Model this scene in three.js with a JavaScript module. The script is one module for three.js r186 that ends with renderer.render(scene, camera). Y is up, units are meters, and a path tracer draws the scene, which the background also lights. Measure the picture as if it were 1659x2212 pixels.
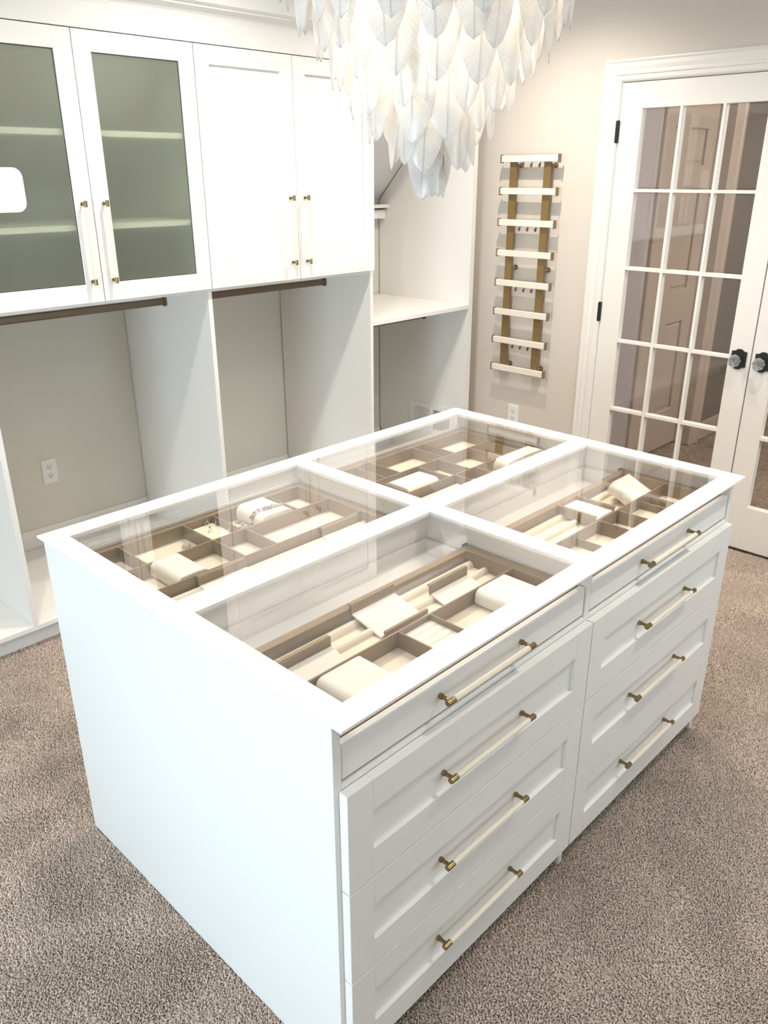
import * as THREE from 'three';
import { mergeGeometries } from 'three/addons/utils/BufferGeometryUtils.js';
import { RectAreaLightUniformsLib } from 'three/addons/lights/RectAreaLightUniformsLib.js';

// ---------------------------------------------------------------- camera, exposure, lights
const scene = new THREE.Scene();
const camera = new THREE.PerspectiveCamera(64.855, 1659 / 2212, 0.05, 40);
camera.position.set(-0.6865, 1.6823, 0.7568);
camera.up.set(0.280098, 0.922069, -0.267085);
camera.lookAt(-0.6865 + 0.66303, 1.6823 - 0.387019, 0.7568 - 0.640787);
const renderer = new THREE.WebGLRenderer();
renderer.toneMapping = THREE.LinearToneMapping;
renderer.toneMappingExposure = 1.42;
renderer.shadowMap.enabled = true;
RectAreaLightUniformsLib.init();
scene.background = new THREE.Color().setRGB(0.75, 0.85, 1.0);
scene.backgroundIntensity = 1.0;

const CEIL = 2.62, LEFT = -2.5, FRONT = 2.9, BACK = -2.735, RIGHT = 3.025;
const LIGHT = {
  can: 4.6, canColor: [1.0, 0.91, 0.80],
  cans: [[-0.1, -1.3, 0.78], [1.15, -1.35, 1.0], [2.35, -1.5, 1], [-0.9, 0.9, 0.3], [1.5, 0.62, 0.95], [0.6, 2.2, 0.2], [2.1, -0.25, 0.55]],  // the last can is added to brighten the wall above the doors
  winFront: 2.6, winLeft: 5.5, winColor: [0.68, 0.86, 1.0],
  bulb: 0.42, bulbColor: [1.0, 0.90, 0.76], hall: 4.2,
};

// ---------------------------------------------------------------- helpers
let seed = 7;
const rnd = () => { seed = (seed * 1664525 + 1013904223) >>> 0; return seed / 4294967296; };
const rr = (a, b) => a + (b - a) * rnd();
const V = (x, y, z) => new THREE.Vector3(x, y, z);
const used = new Map();
function numbered(name) {
  const n = used.get(name) ?? 0; used.set(name, n + 1);
  return n ? name + '_' + String(n).padStart(3, '0') : name;
}
function setData(o, label, category, group, kind) {
  if (label) o.userData.label = label;
  if (category) o.userData.category = category;
  if (group) o.userData.group = group;
  if (kind) o.userData.kind = kind;
  return o;
}
function thing(name, label, category, pos = [0, 0, 0], group) {
  const o = new THREE.Group(); o.name = numbered(name); o.position.set(...pos); scene.add(o);
  return setData(o, label, category, group);
}
function group(name, parent, pos = [0, 0, 0]) {
  const o = new THREE.Group(); o.name = name; o.position.set(...pos); parent.add(o); return o;
}
function part(parent, name, geo, m, pos, rot) {
  const o = new THREE.Mesh(geo, m);
  o.name = parent === scene ? numbered(name) : name;
  o.castShadow = o.receiveShadow = true;
  if (pos) o.position.set(...pos);
  if (rot) o.rotation.set(...rot);
  parent.add(o); return o;
}
const struct = (name, geo, m, pos, rot) => setData(part(scene, name, geo, m, pos, rot), null, null, null, 'structure');
const cache = new Map();
const memo = (key, make) => { if (!cache.has(key)) cache.set(key, make()); return cache.get(key); };
// texture coordinates in metres, taken from the plane each face lies in
function metres(g) {
  g = g.index ? g.toNonIndexed() : g;
  const p = g.attributes.position, uv = new Float32Array(p.count * 2), a = V(), b = V(), c = V();
  for (let i = 0; i < p.count; i += 3) {
    a.fromBufferAttribute(p, i); b.fromBufferAttribute(p, i + 1); c.fromBufferAttribute(p, i + 2);
    const n = b.clone().sub(a).cross(c.clone().sub(a)), x = Math.abs(n.x), y = Math.abs(n.y), z = Math.abs(n.z);
    [a, b, c].forEach((v, k) => {
      const [s, t] = x > y && x > z ? [v.z, v.y] : y > z ? [v.x, v.z] : [v.x, v.y];
      uv[(i + k) * 2] = s; uv[(i + k) * 2 + 1] = t;
    });
  }
  g.setAttribute('uv', new THREE.BufferAttribute(uv, 2));
  return g;
}
// box with small chamfers on all edges, centred
function box(w, h, d, c = 0.0012) {
  return memo(['box', w.toFixed(5), h.toFixed(5), d.toFixed(5), c].join(), () => {
    c = Math.min(c, w * 0.3, h * 0.3, d * 0.3);
    const S = [w / 2, h / 2, d / 2], pos = [], P = (ax, s, u, su, v, sv) => { const r = [0, 0, 0]; r[ax] = s * S[ax]; r[u] = su * (S[u] - c); r[v] = sv * (S[v] - c); return r; };
    const tri = (a, b, cc) => {
      const A = V(...a), n = V(...b).sub(A).cross(V(...cc).sub(A)), m = V(...a).add(V(...b)).add(V(...cc));
      pos.push(...a, ...(n.dot(m) > 0 ? [...b, ...cc] : [...cc, ...b]));
    };
    const quad = (a, b, cc, d2) => { tri(a, b, cc); tri(a, cc, d2); };
    for (let ax = 0; ax < 3; ax++) {
      const u = (ax + 1) % 3, v = (ax + 2) % 3;
      for (const s of [-1, 1]) quad(P(ax, s, u, -1, v, -1), P(ax, s, u, 1, v, -1), P(ax, s, u, 1, v, 1), P(ax, s, u, -1, v, 1));
      for (const s of [-1, 1]) for (const t of [-1, 1]) quad(P(ax, s, u, t, v, -1), P(u, t, ax, s, v, -1), P(u, t, ax, s, v, 1), P(ax, s, u, t, v, 1));
    }
    for (const x of [-1, 1]) for (const y of [-1, 1]) for (const z of [-1, 1]) tri(P(0, x, 1, y, 2, z), P(1, y, 0, x, 2, z), P(2, z, 0, x, 1, y));
    const g = new THREE.BufferGeometry(); g.setAttribute('position', new THREE.Float32BufferAttribute(pos, 3));
    g.computeVertexNormals(); return metres(g);
  });
}
// a box given by its limits
function span(parent, name, x0, x1, y0, y1, z0, z1, m, c) {
  return part(parent, name, box(Math.abs(x1 - x0), Math.abs(y1 - y0), Math.abs(z1 - z0), c), m, [(x0 + x1) / 2, (y0 + y1) / 2, (z0 + z1) / 2]);
}
const structSpan = (name, x0, x1, y0, y1, z0, z1, m, c) => setData(span(scene, name, x0, x1, y0, y1, z0, z1, m, c), null, null, null, 'structure');
function shapeOf(pts) { const s = new THREE.Shape(); pts.forEach(([x, y], i) => (i ? s.lineTo(x, y) : s.moveTo(x, y))); s.closePath(); return s; }
const rect = (x0, y0, x1, y1) => [[x0, y0], [x1, y0], [x1, y1], [x0, y1]];
function holed(outer, holes, depth, bevel = 0, bevelDepth = bevel) {
  const s = shapeOf(outer); holes.forEach((h) => s.holes.push(shapeOf(h)));
  return metres(new THREE.ExtrudeGeometry(s, { depth, bevelEnabled: bevel > 0, bevelSize: bevel, bevelThickness: bevelDepth, bevelSegments: 1, curveSegments: 8 }));
}
// profile in (z, y) run along x from x0 to x1
function alongX(pts, x0, x1) {
  const g = holed(pts.map(([z, y]) => [-z, y]), [], x1 - x0); g.rotateY(Math.PI / 2); g.translate(x0, 0, 0); return metres(g);
}
// outline in (x, z) run upwards from y0 to y1
function upright(outer, holes, y0, y1) {
  const f = (h) => h.map(([x, z]) => [x, -z]);
  const g = holed(f(outer), holes.map(f), y1 - y0); g.rotateX(-Math.PI / 2); g.translate(0, y0, 0); return metres(g);
}
// outline in (z, y) as a wall of thickness t starting at x, going to +x
function wallX(outer, holes, x, t) {
  const f = (h) => h.map(([z, y]) => [-z, y]);
  const g = holed(f(outer), holes.map(f), t); g.rotateY(Math.PI / 2); g.translate(x, 0, 0); return metres(g);
}
function rounded(w, h, r, n = 6) {
  const pts = [];
  [[1, 1], [-1, 1], [-1, -1], [1, -1]].forEach(([sx, sy], k) => {
    for (let i = 0; i <= n; i++) { const a = (k + i / n) * Math.PI / 2; pts.push([sx * (w / 2 - r) + r * Math.cos(a), sy * (h / 2 - r) + r * Math.sin(a)]); }
  });
  return pts;
}
const cyl = (r, h, n = 24, ch = 0.0006) => memo(['cyl', r, h, n].join(), () => new THREE.LatheGeometry([[0, -h / 2], [r - ch, -h / 2], [r, -h / 2 + ch], [r, h / 2 - ch], [r - ch, h / 2], [0, h / 2]].map(([x, y]) => new THREE.Vector2(x, y)), n).toNonIndexed());
function flat(g) { g = g.index ? g.toNonIndexed() : g; g.computeVertexNormals(); return g; }

// ---------------------------------------------------------------- computed textures
function canvasTexture(w, h, draw, srgb) {
  const c = document.createElement('canvas'); c.width = w; c.height = h; draw(c.getContext('2d'), w, h);
  const t = new THREE.CanvasTexture(c); t.wrapS = t.wrapT = THREE.RepeatWrapping; if (srgb) t.colorSpace = THREE.SRGBColorSpace; return t;
}
function noiseTexture(n, f, srgb) {
  const d = new Uint8Array(n * n * 4);
  for (let y = 0; y < n; y++) for (let x = 0; x < n; x++) { const v = f(x, y), i = (y * n + x) * 4; [d[i], d[i + 1], d[i + 2]] = Array.isArray(v) ? v : [v, v, v]; d[i + 3] = 255; }
  const t = new THREE.DataTexture(d, n, n); t.wrapS = t.wrapT = THREE.RepeatWrapping; t.magFilter = THREE.LinearFilter; if (srgb) t.colorSpace = THREE.SRGBColorSpace; t.needsUpdate = true; return t;
}
function lattice(n, cells) {        // tileable value noise
  const g = Float32Array.from({ length: cells * cells }, rnd), s = (t) => t * t * (3 - 2 * t);
  return (x, y) => {
    const u = x / n * cells, v = y / n * cells, i = Math.floor(u), j = Math.floor(v), a = s(u - i), b = s(v - j), at = (p, q) => g[((q % cells) + cells) % cells * cells + ((p % cells) + cells) % cells];
    return (at(i, j) * (1 - a) + at(i + 1, j) * a) * (1 - b) + (at(i, j + 1) * (1 - a) + at(i + 1, j + 1) * a) * b;
  };
}
const n8 = lattice(256, 8), n40 = lattice(256, 40), n90 = lattice(256, 90), n128 = lattice(256, 128);
const pebble = noiseTexture(256, (x, y) => 255 * Math.pow(Math.abs(n40(x, y) * 2 - 1) * 0.6 + n90(x, y) * 0.4, 0.7));
pebble.repeat.set(12, 12);
const nap = noiseTexture(256, (x, y) => 255 * (n128(x, y) * 0.6 + n90(x, y) * 0.4)); nap.repeat.set(14, 14);
const carpetColor = noiseTexture(256, (x, y) => { const v = 0.55 * n128(x, y) + 0.3 * n40(x, y) + 0.15 * n8(x, y); return [90 + 110 * v, 78 + 104 * v, 66 + 98 * v]; }, true);
carpetColor.repeat.set(1.6, 1.6);
const plaster = noiseTexture(256, (x, y) => 255 * (n40(x, y) * 0.6 + n128(x, y) * 0.4)); plaster.repeat.set(3, 3);
const stitch = canvasTexture(64, 64, (c, w, h) => { c.fillStyle = '#888'; c.fillRect(0, 0, w, h); for (let i = 0; i < 16; i++) { c.fillStyle = i % 2 ? '#bbb' : '#555'; c.fillRect(0, i * 4, w, 4); } });
stitch.repeat.set(30, 30);

// ---------------------------------------------------------------- materials
const std = (rgb, roughness, extra = {}) => new THREE.MeshStandardMaterial({ color: new THREE.Color().setRGB(...rgb), roughness, ...extra });
const phys = (rgb, roughness, extra = {}) => new THREE.MeshPhysicalMaterial({ color: new THREE.Color().setRGB(...rgb), roughness, ...extra });
const M = {
  white: std([0.84, 0.825, 0.795], 0.38),
  top: std([0.88, 0.87, 0.85], 0.28),
  trim: std([0.83, 0.80, 0.75], 0.35),
  wall: std([0.68, 0.62, 0.55], 0.9, { bumpMap: plaster, bumpScale: 0.0002 }),
  wallBack: std([0.69, 0.675, 0.60], 0.9, { bumpMap: plaster, bumpScale: 0.0002 }),  // same paint as wall, with the light of the bays put into its colour
  ceiling: std([0.74, 0.74, 0.74], 0.95),
  brass: std([0.27, 0.20, 0.095], 0.3, { metalness: 1 }),
  bronze: std([0.27, 0.195, 0.12], 0.36, { metalness: 0.35 }),
  bronzeTray: std([0.262, 0.187, 0.115], 0.42, { metalness: 0.15 }),
  rack: std([0.27, 0.185, 0.072], 0.42, { metalness: 0.45 }),
  cream: std([0.82, 0.745, 0.62], 0.6, { bumpMap: stitch, bumpScale: 0.0004 }),
  creamPlain: std([0.84, 0.79, 0.70], 0.5),
  velvet: phys([0.80, 0.715, 0.575], 0.95, { sheen: 0.4, sheenColor: new THREE.Color(1, 0.95, 0.85), sheenRoughness: 0.5, bumpMap: nap, bumpScale: 0.0004 }),
  leather: std([0.86, 0.82, 0.73], 0.55, { bumpMap: pebble, bumpScale: 0.0009 }),
  pillow: phys([0.86, 0.81, 0.72], 0.92, { sheen: 0.4, sheenColor: new THREE.Color(1, 0.96, 0.9), sheenRoughness: 0.5 }),
  glass: phys([1, 1, 1], 0.0, { transmission: 1, thickness: 0, ior: 1.5 }),
  grayGlass: phys([0.86, 0.885, 0.835], 0.5, { transmission: 1, thickness: 0, ior: 1.5 }),
  clearSolid: phys([0.95, 0.95, 0.96], 0.02, { transmission: 0.82, thickness: 0.02, ior: 1.5 }),
  rodBronze: std([0.16, 0.118, 0.078], 0.36, { metalness: 0.4 }),
  black: std([0.012, 0.012, 0.012], 0.4),
  darkGap: std([0.03, 0.03, 0.03], 0.9),
  silver: std([0.72, 0.71, 0.70], 0.22, { metalness: 1 }),
  gem: phys([0.9, 0.95, 1], 0.0, { transmission: 1, thickness: 0.004, ior: 2.1 }),
  pearl: phys([0.42, 0.40, 0.37], 0.2, { clearcoat: 0.6 }), pearlDark: phys([0.20, 0.18, 0.17], 0.22, { clearcoat: 0.6 }), pearlLight: phys([0.85, 0.83, 0.79], 0.25, { clearcoat: 0.6 }),
  plate: std([0.84, 0.84, 0.83], 0.3),
  carpet: std([1, 1, 1], 0.98, { map: carpetColor }),
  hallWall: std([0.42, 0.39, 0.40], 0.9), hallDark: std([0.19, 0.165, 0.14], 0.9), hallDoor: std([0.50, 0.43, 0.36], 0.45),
  lamp: std([1, 1, 1], 0.5, { emissive: new THREE.Color().setRGB(1, 0.95, 0.88), emissiveIntensity: 4 }),
  sky: std([0.2, 0.2, 0.2], 0.5, { emissive: new THREE.Color().setRGB(...LIGHT.winColor), emissiveIntensity: 7 }),
};

// ---------------------------------------------------------------- lights that stand for the windows
function windowLight(x, y, z, w, h, tx, ty, tz, power) {
  const l = new THREE.RectAreaLight(new THREE.Color().setRGB(...LIGHT.winColor), power, w, h);
  l.position.set(x, y, z); l.lookAt(tx, ty, tz); l.name = 'daylight'; scene.add(l);
}
const WF = { x0: 1.55, x1: 2.3, y0: 0.95, y1: 1.85 }, WL = { z0: -0.9, z1: 0.5, y0: 0.45, y1: 1.55 };
windowLight((WF.x0 + WF.x1) / 2, (WF.y0 + WF.y1) / 2, FRONT - 0.01, WF.x1 - WF.x0, WF.y1 - WF.y0, (WF.x0 + WF.x1) / 2, (WF.y0 + WF.y1) / 2, 0, LIGHT.winFront);
windowLight(LEFT + 0.01, (WL.y0 + WL.y1) / 2, (WL.z0 + WL.z1) / 2, WL.z1 - WL.z0, WL.y1 - WL.y0, 0, (WL.y0 + WL.y1) / 2, (WL.z0 + WL.z1) / 2, LIGHT.winLeft);

// ---------------------------------------------------------------- the room
const HALL_END = 6.2;
structSpan('floor', LEFT - 0.1, HALL_END, -0.1, -0.004, BACK - 0.1, FRONT + 0.1, M.carpet, 0);
structSpan('wall_back', LEFT - 0.1, RIGHT + 0.1, 0, 1.547, BACK - 0.1, BACK, M.wallBack, 0);
struct('wall_slope', alongX([[BACK, 1.547], [BACK + (CEIL - 1.547), CEIL], [BACK + (CEIL - 1.547), CEIL + 0.12], [BACK - 0.1, 1.547]], LEFT - 0.1, RIGHT + 0.1), M.ceiling);
structSpan('ceiling', LEFT - 0.1, RIGHT + 0.1, CEIL, CEIL + 0.1, BACK + 0.9, FRONT + 0.1, M.ceiling, 0);
const DZ0 = -1.3195, DZ1 = 0.2185, DTOP = 2.0625;
struct('wall_right', wallX([[BACK - 0.1, 0], [DZ0, 0], [DZ0, DTOP], [DZ1, DTOP], [DZ1, 0], [FRONT + 0.1, 0], [FRONT + 0.1, CEIL + 0.1], [BACK - 0.1, CEIL + 0.1]], [], RIGHT, 0.11), M.wall);
struct('wall_left', wallX([[BACK - 0.1, 0], [FRONT + 0.1, 0], [FRONT + 0.1, CEIL + 0.1], [BACK - 0.1, CEIL + 0.1]], [[[WL.z0, WL.y0], [WL.z1, WL.y0], [WL.z1, WL.y1], [WL.z0, WL.y1]]], LEFT - 0.1, 0.1), M.wall);
{
  const g = holed(rect(LEFT - 0.1, 0, RIGHT + 0.1, CEIL + 0.1), [rect(WF.x0, WF.y0, WF.x1, WF.y1)], 0.1); g.translate(0, 0, FRONT);
  struct('wall_front', g, M.wall);
}
function windowAt(name, place) {
  const w = new THREE.Group(); w.name = name; setData(w, null, null, null, 'structure'); scene.add(w); place(w);
}
windowAt('window_1', (w) => {
  const g = holed(rect(WF.x0 - 0.07, WF.y0 - 0.07, WF.x1 + 0.07, WF.y1 + 0.07), [rect(WF.x0 + 0.03, WF.y0 + 0.03, WF.x1 - 0.03, WF.y1 - 0.03)], 0.02); g.translate(0, 0, FRONT - 0.02);
  part(w, 'window_frame', g, M.trim);
  span(w, 'window_pane', WF.x0, WF.x1, WF.y0, WF.y1, FRONT + 0.03, FRONT + 0.04, M.sky, 0);
});
windowAt('window_2', (w) => {
  part(w, 'window_frame', wallX([[WL.z0 - 0.07, WL.y0 - 0.07], [WL.z1 + 0.07, WL.y0 - 0.07], [WL.z1 + 0.07, WL.y1 + 0.07], [WL.z0 - 0.07, WL.y1 + 0.07]], [[[WL.z0 + 0.03, WL.y0 + 0.03], [WL.z1 - 0.03, WL.y0 + 0.03], [WL.z1 - 0.03, WL.y1 - 0.03], [WL.z0 + 0.03, WL.y1 - 0.03]]], LEFT, 0.02), M.trim);
  span(w, 'window_pane', LEFT - 0.04, LEFT - 0.03, WL.y0, WL.y1, WL.z0, WL.z1, M.sky, 0);
});
// baseboards
const bbProfile = (zf, s) => [[zf, 0], [zf + s * 0.014, 0], [zf + s * 0.014, 0.15], [zf + s * 0.008, 0.165], [zf + s * 0.006, 0.185], [zf, 0.185]];
struct('baseboard_back', alongX(bbProfile(BACK, 1), LEFT, 2.885), M.trim);
structSpan('baseboard_right', RIGHT - 0.014, RIGHT, 0, 0.15, -2.0, -1.42, M.trim, 0.004);
structSpan('baseboard_left', LEFT, LEFT + 0.014, 0, 0.15, BACK, FRONT, M.trim, 0.004);
// moulding over the cabinets
struct('trim_1', alongX([[-2.07, 2.118], [-2.022, 2.118], [-2.022, 2.193], [-2.019, 2.205], [-2.011, 2.216], [-2.0, 2.2235], [-1.993, 2.2245], [-1.993, 2.231], [-1.984, 2.2365], [-1.978, 2.238], [-1.978, 2.3], [-2.07, 2.21]], LEFT, 2.921), M.white);
// door casing: mitred profile, drawn as three lengths
{
  const out = [[0, 0], [0.006, 0.016], [0.012, 0.018], [0.02, 0.013], [0.036, 0.0145], [0.052, 0.010], [0.06, 0.0135], [0.066, 0.0135], [0.070, 0.009], [0.086, 0.009], [0.092, 0.005], [0.094, 0]];
  const z0 = -1.414, z1 = 0.313, yt = 2.156, pts = (d) => [[z0 + d, 0], [z0 + d, yt - d], [z1 - d, yt - d], [z1 - d, 0]];
  const pos = [], tri = (a, b, c) => pos.push(...a, ...b, ...c);
  for (let i = 0; i + 1 < out.length; i++) {
    const A = pts(out[i][0]), B = pts(out[i + 1][0]), xa = RIGHT - out[i][1], xb = RIGHT - out[i + 1][1];
    for (let k = 0; k < 3; k++) {
      const a = [xa, A[k][1], A[k][0]], b = [xa, A[k + 1][1], A[k + 1][0]], c = [xb, B[k + 1][1], B[k + 1][0]], d = [xb, B[k][1], B[k][0]];
      tri(a, b, c); tri(a, c, d);
    }
  }
  const g = new THREE.BufferGeometry(); g.setAttribute('position', new THREE.Float32BufferAttribute(pos, 3)); g.computeVertexNormals();
  struct('trim_2', metres(g), M.trim);
}
// door frame lining
struct('trim_3', wallX([[DZ0 - 0.001, 0], [DZ0 + 0.002, 0], [DZ0 + 0.002, DTOP - 0.002], [DZ1 - 0.002, DTOP - 0.002], [DZ1 - 0.002, 0], [DZ1 + 0.001, 0], [DZ1 + 0.001, DTOP + 0.001], [DZ0 - 0.001, DTOP + 0.001]], [], RIGHT + 0.001, 0.112), M.trim);

// glazed door leaf: z0 is its hinge edge, s the way it runs
function doorLeaf(name, z0, s, hinges) {
  const d = new THREE.Group(); d.name = name; setData(d, null, null, null, 'structure'); scene.add(d);
  const Z = (t) => z0 + s * t, x = RIGHT, cols = [[0.119, 0.273], [0.310, 0.463], [0.499, 0.653]], rows = [[1.625, 1.940], [1.278, 1.590], [0.928, 1.241], [0.583, 0.893], [0.238, 0.547]];
  const lo = (a, b) => [Math.min(a, b), Math.max(a, b)], hole = (t0, t1, y0, y1) => { const [a, b] = lo(Z(t0), Z(t1)); return [[a, y0], [b, y0], [b, y1], [a, y1]]; };
  for (const [n, t0, t1, y0, y1] of [['stile', 0.0005, 0.1, 0.013, 2.0575], ['stile', 0.6715, 0.7625, 0.013, 2.0575], ['rail', 0.1, 0.6715, 1.951, 2.0575], ['rail', 0.1, 0.6715, 0.013, 0.226]]) span(d, n, x, x + 0.04, y0, y1, Z(t0), Z(t1), M.trim, 0.0006);
  const b = 0.013, holes = rows.flatMap(([y0, y1]) => cols.map(([t0, t1]) => hole(t0 - b + 0.001, t1 + b - 0.001, y0 - 0.011, y1 + 0.011)));
  const f = (h) => h.map(([z, y]) => [-z, y]);
  const g = holed(f(hole(0.094, 0.678, 0.215, 1.962)), holes.map(f), 0.02, b, 0.009); g.rotateY(Math.PI / 2); g.translate(x + 0.0095, 0, 0);
  part(d, 'glazing_bars', metres(g), M.trim);
  for (const [y0, y1] of rows) for (const [t0, t1] of cols) span(d, 'glass_pane', x + 0.018, x + 0.022, y0 - 0.003, y1 + 0.003, Z(t0 - 0.003), Z(t1 + 0.003), M.glass, 0);
  // black plate and glass knob
  const kz = Z(0.7125), ky = 0.9085, ph = 0.078, pw = 0.068, pl = [];
  const side = [[-0.5, -0.42], [-0.44, -0.36], [-0.5, 0.36], [-0.44, 0.42]];
  for (const [u, v] of [[-0.5, -0.38], [-0.3, -0.40], [-0.12, -0.5], [0.12, -0.5], [0.3, -0.40], [0.5, -0.38], [0.5, 0.38], [0.3, 0.40], [0.12, 0.5], [-0.12, 0.5], [-0.3, 0.40], [-0.5, 0.38]]) pl.push([kz + u * pw, ky + v * (ph + 0.012)]);
  setData(part(d, 'knob_plate', wallX(pl, [], x - 0.006, 0.0065), M.black), 'black shaped knob plate');
  const neck = part(d, 'knob_neck', cyl(0.009, 0.03), M.black, [x - 0.018, ky, kz], [0, 0, Math.PI / 2]);
  const kg = flat(new THREE.LatheGeometry([[0, 0.0], [0.012, 0.0], [0.016, 0.006], [0.026, 0.014], [0.0285, 0.024], [0.026, 0.034], [0.017, 0.040], [0.013, 0.038], [0, 0.037]].map(([a, c]) => new THREE.Vector2(a, c)), 8));
  setData(part(d, 'knob', kg, M.clearSolid, [x - 0.026, ky, kz], [0, 0, Math.PI / 2]), 'clear faceted glass knob');
  for (const y of hinges) part(d, 'hinge', box(0.014, 0.095, 0.018, 0.003), M.black, [x - 0.004, y, Z(-0.006)]);
  return d;
}
doorLeaf('door_1', -1.3165, 1, [1.858, 1.044, 0.24]);
doorLeaf('door_2', 0.2145, -1, [1.858, 1.044, 0.24]);

// ---------------------------------------------------------------- the hall behind the glazed doors
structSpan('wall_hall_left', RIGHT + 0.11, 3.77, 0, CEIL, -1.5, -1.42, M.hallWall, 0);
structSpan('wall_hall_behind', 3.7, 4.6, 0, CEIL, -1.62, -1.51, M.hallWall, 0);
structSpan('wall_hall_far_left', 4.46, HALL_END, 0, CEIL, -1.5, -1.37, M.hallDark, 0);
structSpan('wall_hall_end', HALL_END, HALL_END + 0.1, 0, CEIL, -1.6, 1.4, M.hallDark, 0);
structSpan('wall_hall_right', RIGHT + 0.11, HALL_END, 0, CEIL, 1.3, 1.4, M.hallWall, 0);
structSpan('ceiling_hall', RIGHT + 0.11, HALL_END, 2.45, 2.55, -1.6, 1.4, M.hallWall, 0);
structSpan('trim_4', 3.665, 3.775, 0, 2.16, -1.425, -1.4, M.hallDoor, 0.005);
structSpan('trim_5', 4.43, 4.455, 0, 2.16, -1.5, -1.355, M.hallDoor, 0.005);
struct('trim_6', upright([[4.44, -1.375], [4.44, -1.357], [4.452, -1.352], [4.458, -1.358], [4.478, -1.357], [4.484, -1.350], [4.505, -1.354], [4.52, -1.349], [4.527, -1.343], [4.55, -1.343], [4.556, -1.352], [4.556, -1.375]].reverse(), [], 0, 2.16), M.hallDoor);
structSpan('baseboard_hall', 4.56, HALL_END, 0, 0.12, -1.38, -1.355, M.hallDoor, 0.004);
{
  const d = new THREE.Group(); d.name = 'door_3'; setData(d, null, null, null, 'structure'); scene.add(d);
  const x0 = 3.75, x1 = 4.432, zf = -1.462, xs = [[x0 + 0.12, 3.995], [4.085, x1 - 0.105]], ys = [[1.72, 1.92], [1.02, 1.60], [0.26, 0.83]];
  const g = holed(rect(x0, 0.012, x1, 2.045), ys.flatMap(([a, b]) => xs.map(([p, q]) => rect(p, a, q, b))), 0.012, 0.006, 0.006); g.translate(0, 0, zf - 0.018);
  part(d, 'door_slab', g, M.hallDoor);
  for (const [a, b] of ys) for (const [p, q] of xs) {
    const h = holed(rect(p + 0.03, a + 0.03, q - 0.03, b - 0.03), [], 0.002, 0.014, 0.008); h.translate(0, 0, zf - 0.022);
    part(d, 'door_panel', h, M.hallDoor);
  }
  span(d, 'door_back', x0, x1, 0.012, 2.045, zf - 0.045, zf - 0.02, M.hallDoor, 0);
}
{  // unseen lamp, added to brighten the hall
  const t = thing('added_hall_lamp', 'small unseen lamp added to light the hall behind the glazed doors', 'lamp', [4.3, 2.42, 0.5]);
  part(t, 'shade', new THREE.SphereGeometry(0.1, 16, 10), M.lamp);
  const l = new THREE.PointLight(new THREE.Color().setRGB(1, 0.9, 0.78), LIGHT.hall); l.position.set(4.3, 2.25, 0.5); l.castShadow = true; l.shadow.radius = 4; l.name = 'added_hall_light'; scene.add(l);
  const rug = thing('door_mat', 'black mat lying on the hall carpet behind the right glazed door', 'mat', [4.0, 0, -0.42]);
  part(rug, 'mat', box(0.5, 0.012, 0.32, 0.004), M.black, [0, 0.006, 0]);
}

// ---------------------------------------------------------------- recessed lights
LIGHT.cans.forEach(([x, z, power], i) => {
  const t = thing('ceiling_light', 'round white recessed ceiling light in the flat ceiling', 'light', [x, CEIL, z], 'recessed ceiling lights');
  part(t, 'trim_ring', new THREE.LatheGeometry([[0.055, 0.0], [0.058, -0.004], [0.08, -0.006], [0.085, 0.0]].map(([a, b]) => new THREE.Vector2(a, b)), 24), M.white);
  part(t, 'lens', cyl(0.056, 0.003, 24), M.lamp, [0, -0.0015, 0]);
  t.userData.label = 'round white recessed ceiling light ' + ['over the glass-door cabinet', 'over the solid-door cabinet', 'nearest the wall rack', 'nearest the left window', 'in front of the island drawers', 'nearest the front wall', 'added to brighten the wall above the glazed doors'][i];
  const l = new THREE.SpotLight(new THREE.Color().setRGB(...LIGHT.canColor), LIGHT.can * power, 0, 1.25, 0.6, 2);
  l.position.set(x, CEIL - 0.012, z); l.target.position.set(x, 0, z); l.castShadow = true; l.shadow.radius = 1.3; l.name = 'can_light'; scene.add(l, l.target);
});

// ---------------------------------------------------------------- bar pulls
// axis 'x' (drawers) or 'y' (doors); (x, y, z) is the point on the front midway between the two mounts
function barPull(parent, x, y, z, axis) {
  const R = 0.0062, out = 0.027, cc = 0.128, turn = axis === 'x' ? [0, 0, Math.PI / 2] : [0, 0, 0], at = (t, d) => (axis === 'x' ? [x + t, y, z + d] : [x, y + t, z + d]);
  part(parent, 'handle_grip', memo('grip', () => metres(new THREE.CylinderGeometry(R - 0.0002, R - 0.0002, 0.238, 20, 1).toNonIndexed())), M.cream, at(0, out), turn);
  for (const s of [-1, 1]) part(parent, 'handle_mount', memo('mount' + axis, () => {
    const cap = cyl(R, 0.021).clone(); if (axis === 'x') cap.rotateZ(Math.PI / 2);
    const post = cyl(0.0042, out).clone(); post.rotateX(Math.PI / 2); post.translate(0, 0, -out / 2);
    const foot = cyl(0.0058, 0.007).clone(); foot.rotateX(Math.PI / 2); foot.translate(0, 0, -out + 0.0035);
    return mergeGeometries([cap, post, foot]);
  }), M.brass, at(s * cc, out));
}
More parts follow.
